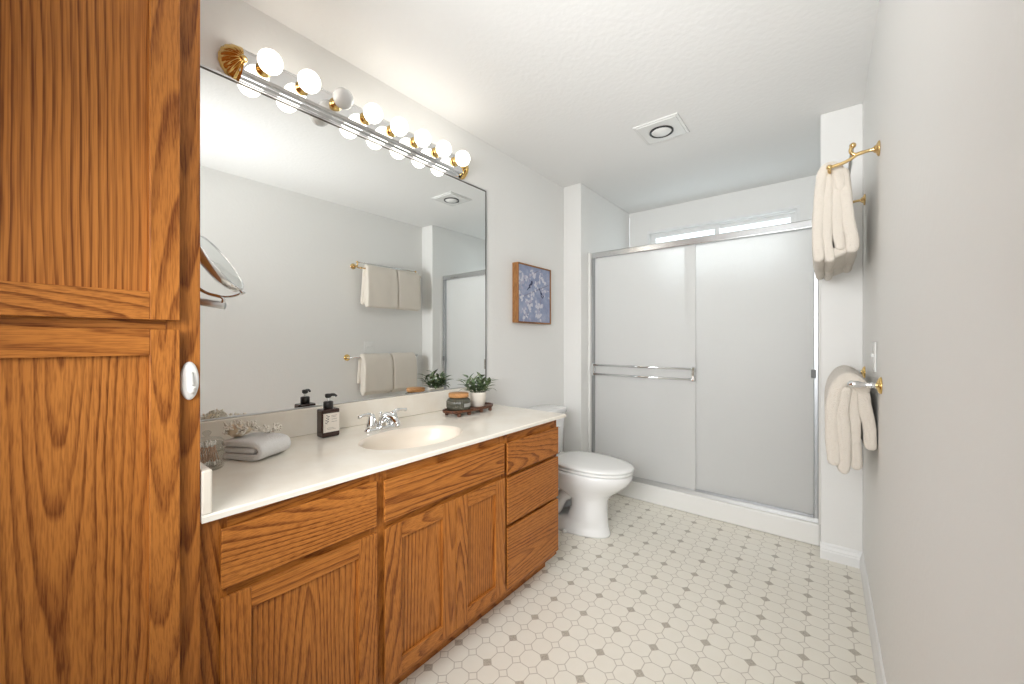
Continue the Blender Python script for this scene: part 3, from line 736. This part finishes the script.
# ------------------------------------------------------------------ tray, candle, plant
tcx, tcy = -1.488, 1.490
Tr = thing('wooden_tray', 'red-brown oval wooden tray on small feet on the counter beside the wall mirror', 'tray', (tcx, tcy, KZ))
def stad(a, bb, z, n=48, p=2.6): 
    out = []
    for j in range(n):
        t = 2*PI*j/n; c, s = math.cos(t), math.sin(t)
        out.append(Vector((tcx+a*math.copysign(abs(c)**(2/p), c), tcy+bb*math.copysign(abs(s)**(2/p), s), z)))
    return out
b = MB(); b.loft([stad(0.063, 0.163, KZ+0.018), stad(0.067, 0.167, KZ+0.021), stad(0.067, 0.167, KZ+0.032), stad(0.064, 0.164, KZ+0.033), stad(0.059, 0.158, KZ+0.031), stad(0.056, 0.155, KZ+0.0265)], M['walnut'], smooth=False); b.build('tray_top', Tr)
for dy in (-0.116, -0.045, 0.045, 0.116):
    for dx in (-0.046, 0.046):
        b = MB(); b.lathe([(0.0085, 0.0005), (0.010, 0.006), (0.009, 0.0185)], M['walnut'], (tcx+dx, tcy+dy, KZ), n=14); b.build('foot', Tr)
cd_ = Vector((-1.486, 1.412, KZ+0.027))
Cn = thing('jar_candle', 'squat smoky ribbed glass candle with pale wooden lid on the tray', 'candle', cd_)
b = MB(); b.lathe([(0.050, 0.0005), (0.057, 0.004), (0.0615, 0.014), (0.0615, 0.044), (0.056, 0.056), (0.047, 0.061), (0.045, 0.065)], M['candle_glass'], cd_, n=128, flute=32, fa=0.022); b.build('candle_jar', Cn)
b = MB(); b.lathe([(0.047, 0.0655), (0.0515, 0.067), (0.0520, 0.083), (0.050, 0.086), (0.001, 0.0865)], M['oak_lid'], cd_, n=40); b.build('lid', Cn)
b = MB(Matrix.Translation(cd_) @ Matrix.Rotation(0.25, 4, 'Z')); 
pts = [(0.0634*math.cos(t), 0.0634*math.sin(t)) for t in [-0.55+0.9*i/8 for i in range(9)]]
b.loft([[Vector((x, y, z)) for x, y in pts] for z in (0.020, 0.038)], M['candle_label'], cap=False, closed=False); lb = b.build('candle_label', Cn)
lb['label'] = 'small pale paper label'
pc = Vector((-1.490, 1.560, KZ+0.027))
Pl = thing('potted_plant', 'small green leafy plant in a cream ceramic pot on the tray', 'plant', pc)
b = MB(); b.lathe([(0.036, 0.0005), (0.039, 0.003), (0.045, 0.070), (0.046, 0.076), (0.044, 0.077), (0.0425, 0.074), (0.041, 0.066)], M['pot'], pc, n=36, cap=False)
b.lathe([(0.001, 0.0008), (0.036, 0.0005)], M['pot'], pc, n=36, cap=False); b.build('flower_pot', Pl)
b = MB(); b.lathe([(0.0415, 0.060), (0.041, 0.066), (0.02, 0.069), (0.001, 0.070)], M['soil'], pc, n=24, cap=False); b.build('soil', Pl)
random.seed(5)
b = MB(); st = MB()
def leaf(p, d, up, ln, wd):
    side = d.cross(up).normalized(); up = side.cross(d).normalized(); vs = []; fs = []; n = 7
    for i in range(n+1):
        t = i/n; wv = wd*math.sin(PI*min(1, t*0.93+0.05))**0.8*(1.15-0.35*t); q = p+d*ln*t-up*ln*0.25*t*t
        vs += [q+side*wv+up*wv*0.25, q, q-side*wv+up*wv*0.25]
        if i: a = 3*(i-1); fs += [[a, a+1, a+4, a+3], [a+1, a+2, a+5, a+4]]
    b.add(vs, fs, M['leaf'])
for k in range(13):
    a = 2.399*k; rr = 0.028*math.sqrt((k+0.5)/13); p0 = pc+Vector((rr*math.cos(a), rr*math.sin(a), 0.065))
    lean = 0.15+0.75*rr/0.028; dr = Vector((math.cos(a)*lean, math.sin(a)*lean, 1)).normalized(); H = random.uniform(0.07, 0.105)*(1.15-0.35*rr/0.028)
    tip = p0+dr*H; st.tube([p0, (p0+tip)/2, tip], [0.0016, 0.0014, 0.001], M['stem'], 6)
    for q in range(6):
        t = 0.2+0.8*q/5; pp = p0+dr*H*t; la = a+2.4*q+random.uniform(-.4, .4)
        d = (Vector((math.cos(la), math.sin(la), 0))*random.uniform(0.5, 0.9)+dr*0.7).normalized()
        leaf(pp, d, Vector((0, 0, 1)), random.uniform(0.040, 0.058), random.uniform(0.0095, 0.0135))
for a, l in ((0.9, 0.05), (1.7, 0.045), (-2.4, 0.05), (3.0, 0.045)):
    p0 = pc+Vector((0.03*math.cos(a), 0.03*math.sin(a), 0.068)); e = p0+Vector((math.cos(a)*l, math.sin(a)*l, 0.026)); st.tube([p0, (p0+e)/2+Vector((0, 0, 0.012)), e], 0.0012, M['stem'], 6)
    leaf(e, Vector((math.cos(a), math.sin(a), -0.35)).normalized(), Vector((0, 0, 1)), 0.032, 0.007)
for q in (b, st):
    for v in q.bm.verts: v.co.x = max(v.co.x, XL+0.03)
b.build('foliage', Pl); st.build('stems', Pl)

# ------------------------------------------------------------------ framed painting
PX = XL+0.050; PY0, PY1, PZ0, PZ1 = 2.086, 2.492, 1.316, 1.726
Pi = thing('framed_painting', 'square blue painting of two dark birds on blossoms in a wooden frame', 'painting', (XL, (PY0+PY1)/2, PZ0))
b = MB(); f = 0.010; fw = M['frame_wood']
b.box((XL, PY0, PZ0), (PX, PY0+f, PZ1), fw, 0.001, 'z'); b.box((XL, PY1-f, PZ0), (PX, PY1, PZ1), fw, 0.001, 'z')
b.box((XL, PY0+f, PZ1-f), (PX, PY1-f, PZ1), fw, 0.001, 'y'); b.box((XL, PY0+f, PZ0), (PX, PY1-f, PZ0+f), fw, 0.001, 'y'); b.build('picture_frame', Pi)
b = MB(); b.box((XL+0.020, PY0+f, PZ0+f), (PX-0.006, PY1-f, PZ1-f), M['canvas']); random.seed(11)
px_ = PX-0.0058
def pt(u, v, k=0): return Vector((px_+0.00004*k, PY0+f+u*(PY1-PY0-2*f), PZ0+f+v*(PZ1-PZ0-2*f)))
def blob(u, v, r, m, k, asp=1.0, rot=0.0, n=8):
    vs = []
    for j in range(n):
        t = 2*PI*j/n; q = r*random.uniform(0.75, 1.2); x, y = q*math.cos(t), q*asp*math.sin(t)
        vs.append(pt(min(max(u+x*math.cos(rot)-y*math.sin(rot), 0), 1), min(max(v+x*math.sin(rot)+y*math.cos(rot), 0), 1), k))
    b.quad(vs, m)
for (u, v, u2, v2) in ((0.02, 0.40, 0.45, 0.55), (0.45, 0.55, 0.95, 0.72), (0.25, 0.05, 0.4, 0.5), (0.1, 0.7, 0.6, 0.95), (0.6, 0.05, 0.75, 0.62)):
    d = Vector((u2-u, v2-v)).normalized(); p = Vector((-d.y, d.x))*0.007
    b.quad([pt(u-p.x, v-p.y, 1), pt(u2-p.x, v2-p.y, 1), pt(u2+p.x, v2+p.y, 1), pt(u+p.x, v+p.y, 1)], M['twig'])
for (u, v, s, n) in ((0.12, 0.72, 0.15, 22), (0.36, 0.40, 0.17, 34), (0.40, 0.86, 0.13, 18), (0.20, 0.14, 0.12, 18), (0.66, 0.30, 0.12, 16), (0.70, 0.80, 0.14, 18), (0.88, 0.58, 0.10, 10), (0.08, 0.42, 0.10, 10), (0.62, 0.12, 0.10, 10), (0.53, 0.66, 0.10, 10)):
    for k in range(n):
        blob(u+random.gauss(0, s*0.55), v+random.gauss(0, s*0.55), random.uniform(0.018, 0.044), M['petal'] if random.random() < 0.72 else M['petal2'], 2+k % 20, random.uniform(0.5, 0.9), random.uniform(0, PI))
for (u, v, rt) in ((0.36, 0.66, 0.75), (0.72, 0.51, -0.95)):
    blob(u, v, 0.070, M['bird'], 30, 0.45, rt, 12); blob(u+0.055*math.cos(rt), v+0.055*math.sin(rt)+0.02, 0.034, M['bird'], 31, 0.9, 0, 10)
    blob(u-0.10*math.cos(rt), v-0.10*math.sin(rt), 0.055, M['bird'], 32, 0.22, rt, 8); blob(u+0.015, v-0.015, 0.026, M['petal2'], 33, 0.6, rt, 8)
b.build('canvas', Pi)

# ------------------------------------------------------------------ ceiling light / vent
fc = Vector((-0.758, 2.355, ZC))
Cl = thing('ceiling_light', 'small square white recessed ceiling light with round lens before the shower', 'ceiling light', fc)
b = MB(); q = 0.126
b.box(fc-Vector((q, q, 0.008)), fc+Vector((q, q, -0.0004)), M['plastic_white'], 0.003, seg=2)
b.box(fc-Vector((q-0.014, q-0.014, 0.0125)), fc+Vector((q-0.014, q-0.014, -0.006)), M['plastic_white'], 0.004, seg=2); b.build('trim_plate', Cl)
b = MB(); b.lathe([(0.0665, -0.0120), (0.0665, -0.0185), (0.057, -0.0190), (0.057, -0.012)], M['plastic_black'], fc, n=40, cap=False); b.build('gasket_ring', Cl)
b = MB(); b.lathe([(0.0575, -0.014), (0.049, -0.021), (0.025, -0.026), (0.001, -0.027)], M['plastic_white'], fc, n=40, cap=False); b.build('lens', Cl)

# light switch on the right wall
ls = Vector((XR, 2.115, 1.130))
Ls = thing('light_switch', 'white two-gang toggle light switch plate on the right wall above the lower towels', 'light switch', ls)
b = MB(); b.box((XR-0.006, ls.y-0.058, ls.z-0.058), (XR-0.0003, ls.y+0.058, ls.z+0.058), M['plastic_white'], 0.003, seg=2); b.build('switch_plate', Ls)
for s in (-1, 1):
    b = MB(); b.box((XR-0.012, ls.y+s*0.023-0.005, ls.z-0.002), (XR-0.005, ls.y+s*0.023+0.005, ls.z+0.012), M['plastic_white'], 0.002); b.build('toggle', Ls)

# ------------------------------------------------------------------ toilet
TY = 2.235
To = thing('toilet', 'white two-piece toilet between the vanity and the shower', 'toilet', (-1.3, TY, 0))
po = M['porcelain']; n = 44
def egg(xb, xf, wd, z, xc=None, pw=2.0, pb=2.6):
    xc = xb+(xf-xb)*0.48 if xc is None else xc; out = []
    for j in range(n):
        t = 2*PI*j/n; c, s = math.cos(t), math.sin(t); p = pw if c > 0 else pb
        a = (xf-xc) if c > 0 else (xc-xb)
        out.append(Vector((xc+a*math.copysign(abs(c)**(2/p), c), TY+wd*math.copysign(abs(s)**(2/p), s), z)))
    return out
b = MB()
b.loft([egg(-1.57, -1.028, 0.122, 0.0), egg(-1.57, -1.026, 0.123, 0.012), egg(-1.565, -1.034, 0.117, 0.035), egg(-1.50, -1.040, 0.109, 0.055), egg(-1.30, -1.046, 0.105, 0.085), egg(-1.27, -1.050, 0.103, 0.16),
        egg(-1.28, -1.045, 0.107, 0.215), egg(-1.36, -1.018, 0.126, 0.252), egg(-1.48, -0.960, 0.156, 0.295), egg(-1.47, -0.915, 0.176, 0.335), egg(-1.465, -0.897, 0.184, 0.365), egg(-1.465, -0.893, 0.186, 0.385), egg(-1.46, -0.898, 0.182, 0.395), egg(-1.44, -0.93, 0.15, 0.395), egg(-1.41, -0.99, 0.10, 0.33)], po)
b.build('bowl', To)
b = MB()                                              # trapway bulge on each flank and the rear deck under the tank
for s in (-1, 1):
    b.tube(smooth_path([(-1.24, TY+s*0.050, 0.24), (-1.32, TY+s*0.066, 0.20), (-1.37, TY+s*0.070, 0.11), (-1.45, TY+s*0.068, 0.085), (-1.52, TY+s*0.062, 0.15), (-1.55, TY+s*0.055, 0.28)], 5), 0.040, po, 14)
b.loft([egg(-1.652, -1.40, 0.13, 0.27, pw=5, pb=5), egg(-1.652, -1.40, 0.165, 0.32, pw=5, pb=5), egg(-1.652, -1.41, 0.175, 0.385, pw=5, pb=5), egg(-1.648, -1.415, 0.17, 0.395, pw=5, pb=5)], po)
b.build('trapway', To)
b = MB(); b.loft([egg(-1.395, -0.897, 0.176, 0.3985), egg(-1.40, -0.890, 0.183, 0.401), egg(-1.40, -0.888, 0.185, 0.408), egg(-1.395, -0.892, 0.181, 0.4145)], M['plastic_white']); b.build('toilet_seat', To)
b = MB(); b.loft([egg(-1.40, -0.892, 0.181, 0.4195), egg(-1.405, -0.885, 0.187, 0.4225), egg(-1.405, -0.884, 0.188, 0.430), egg(-1.40, -0.890, 0.183, 0.4365), egg(-1.36, -0.935, 0.145, 0.4415), egg(-1.24, -1.08, 0.04, 0.4435)], M['plastic_white']); b.build('seat_lid', To)
b = MB()
for s in (-1, 1):
    b = MB(); b.box((-1.425, TY+s*0.075-0.02, 0.3955), (-1.385, TY+s*0.075+0.02, 0.43), M['plastic_white'], 0.006, seg=2); b.build('seat_hinge', To)
b = MB()
def rr(x0, x1, y0, y1, z, p=7):
    cx, cy, a, c2 = (x0+x1)/2, (y0+y1)/2, (x1-x0)/2, (y1-y0)/2
    return [Vector((cx+a*math.copysign(abs(math.cos(t))**(2/p), math.cos(t)), cy+c2*math.copysign(abs(math.sin(t))**(2/p), math.sin(t)), z)) for t in [2*PI*j/64 for j in range(64)]]
b.loft([rr(-1.645, -1.475, TY-0.185, TY+0.185, 0.396), rr(-1.65, -1.468, TY-0.192, TY+0.192, 0.41), rr(-1.652, -1.450, TY-0.212, TY+0.212, 0.682)], po); b.build('tank', To)
b = MB(); b.loft([rr(-1.655, -1.446, TY-0.216, TY+0.216, 0.683, 6), rr(-1.657, -1.436, TY-0.226, TY+0.226, 0.688, 6), rr(-1.657, -1.434, TY-0.228, TY+0.228, 0.708, 6), rr(-1.655, -1.440, TY-0.223, TY+0.223, 0.717, 6), rr(-1.64, -1.46, TY-0.20, TY+0.20, 0.719, 6)], po); b.build('tank_lid', To)
b = MB(); b.lathe([(0.013, 0), (0.013, 0.010), (0.009, 0.014)], ch, (-1.4545, TY-0.13, 0.62), axis='x'); b.tube(smooth_path([(-1.438, TY-0.13, 0.62), (-1.430, TY-0.08, 0.613), (-1.428, TY-0.02, 0.607), (-1.428, TY+0.06, 0.604)], 4), 0.0065, ch); b.build('flush_lever', To)
for s in (-1, 1):
    b = MB(); b.lathe([(0.014, 0.001), (0.014, 0.010), (0.009, 0.020), (0.001, 0.022)], M['plastic_white'], (-1.27, TY+s*0.128, 0.0)); b.build('bolt_cap', To)

# ------------------------------------------------------------------ shower
YS = 2.913
Pn = thing('shower_pan', 'low white shower pan with raised curb on the tile-patterned floor', 'shower pan', ((NL+NR)/2, 3.3, 0))
b = MB(); ac = M['acrylic']; g_ = 0.001
b.box((NL+g_, YS-0.036, 0), (NR-g_, YS+0.050, 0.132), ac, 0.012, seg=3); b.build('curb', Pn)
b = MB(); b.box((NL+g_, YS+0.050, 0.0), (NR-g_, YB-g_, 0.05), ac, 0.004); b.build('pan_floor', Pn)
b = MB(); b.lathe([(0.045, 0.0505), (0.045, 0.053), (0.03, 0.053)], M['drain'], (-0.77, 3.33, 0), n=28); b.build('shower_drain', Pn)
Sr = thing('shower_surround', 'white acrylic wall panels lining the shower behind the glass', 'shower wall', ((NL+NR)/2, 3.4, 0.05))
b = MB(); b.box((NL+g_, YS-0.05, 0.133), (NL+0.022, YS+0.05, 1.905), ac, 0.004); b.box((NL+g_, YS+0.05, 0.051), (NL+0.012, YB-g_, 1.905), ac, 0.003); b.build('side_panel', Sr)
b = MB(); b.box((NR-0.010, YS-0.05, 0.133), (NR-g_, YS+0.05, 1.905), ac, 0.004); b.box((NR-0.012, YS+0.05, 0.051), (NR-g_, YB-g_, 1.905), ac, 0.003); b.build('side_panel', Sr)
b = MB(); b.box((NL+0.013, YB-0.012, 0.051), (NR-0.013, YB-g_, 1.70), ac, 0.003)
b.box((NL+0.20, YB-0.06, 0.90), (NR-0.20, YB-0.012, 0.93), ac, 0.008); b.build('back_panel', Sr)
jl, jr = NL+0.0225, NR-0.0105
En = thing('shower_door', 'framed sliding shower door of two obscure glass panels under the high window', 'shower door', ((jl+jr)/2, YS, 0.1325))
sa_ = M['satin']; 
b = MB(); b.box((jl, YS-0.028, 1.856), (jr, YS+0.028, 1.904), M['header'], 0.006, seg=3); b.build('header_rail', En)
b = MB(); b.box((jl, YS-0.028, 0.1325), (jr, YS+0.028, 0.142), sa_, 0.002); b.box((jl, YS-0.028, 0.142), (jr, YS-0.024, 0.160), sa_, 0.001); b.box((jl, YS-0.002, 0.142), (jr, YS+0.002, 0.156), sa_, 0.0005); b.build('sill_track', En)
for x0, x1 in ((jl, jl+0.026), (jr-0.022, jr)):
    b = MB(); b.box((x0, YS-0.026, 0.142), (x1, YS+0.026, 1.856), M['jamb'], 0.003); b.build('side_jamb', En)
def glassdoor(x0, x1, y, label):
    b = MB(); fz0, fz1 = 0.150, 1.878
    b.box((x0, y-0.008, fz0), (x1, y+0.008, fz0+0.016), sa_, 0.001); b.box((x0, y-0.008, fz1-0.022), (x1, y+0.008, fz1), sa_, 0.001)
    d = b.build('sliding_panel', En); d['label'] = label
    b = MB(); b.box((x0, y-0.0025, fz0+0.016), (x1, y+0.0025, fz1-0.022), M['obscure']); b.build('obscure_glass', d)
    return d
dl = glassdoor(jl+0.027, -0.703, YS-0.013, 'left sliding panel with the double towel bar')
glassdoor(-0.782, jr-0.023, YS+0.013, 'right sliding panel')
b = MB(); xa, xb = jl+0.030, -0.706; yt = YS-0.013-0.05
for z in (1.000, 0.928): b.tube([(xa, yt, z), (xb, yt, z)], 0.0085, ch, 12)
for x in (xa, xb):
    b.box((x-0.010, yt-0.009, 0.916), (x+0.010, yt+0.009, 1.012), ch, 0.003); b.box((x-0.006, yt+0.008, 0.948), (x+0.006, YS-0.0156, 0.978), ch, 0.002)
b.build('towel_bar', dl)
b = MB(); b.box((jr-0.034, YS-0.036, 0.975), (jr-0.012, YS-0.0265, 1.025), M['bumper'], 0.003); b.build('door_bumper', En)
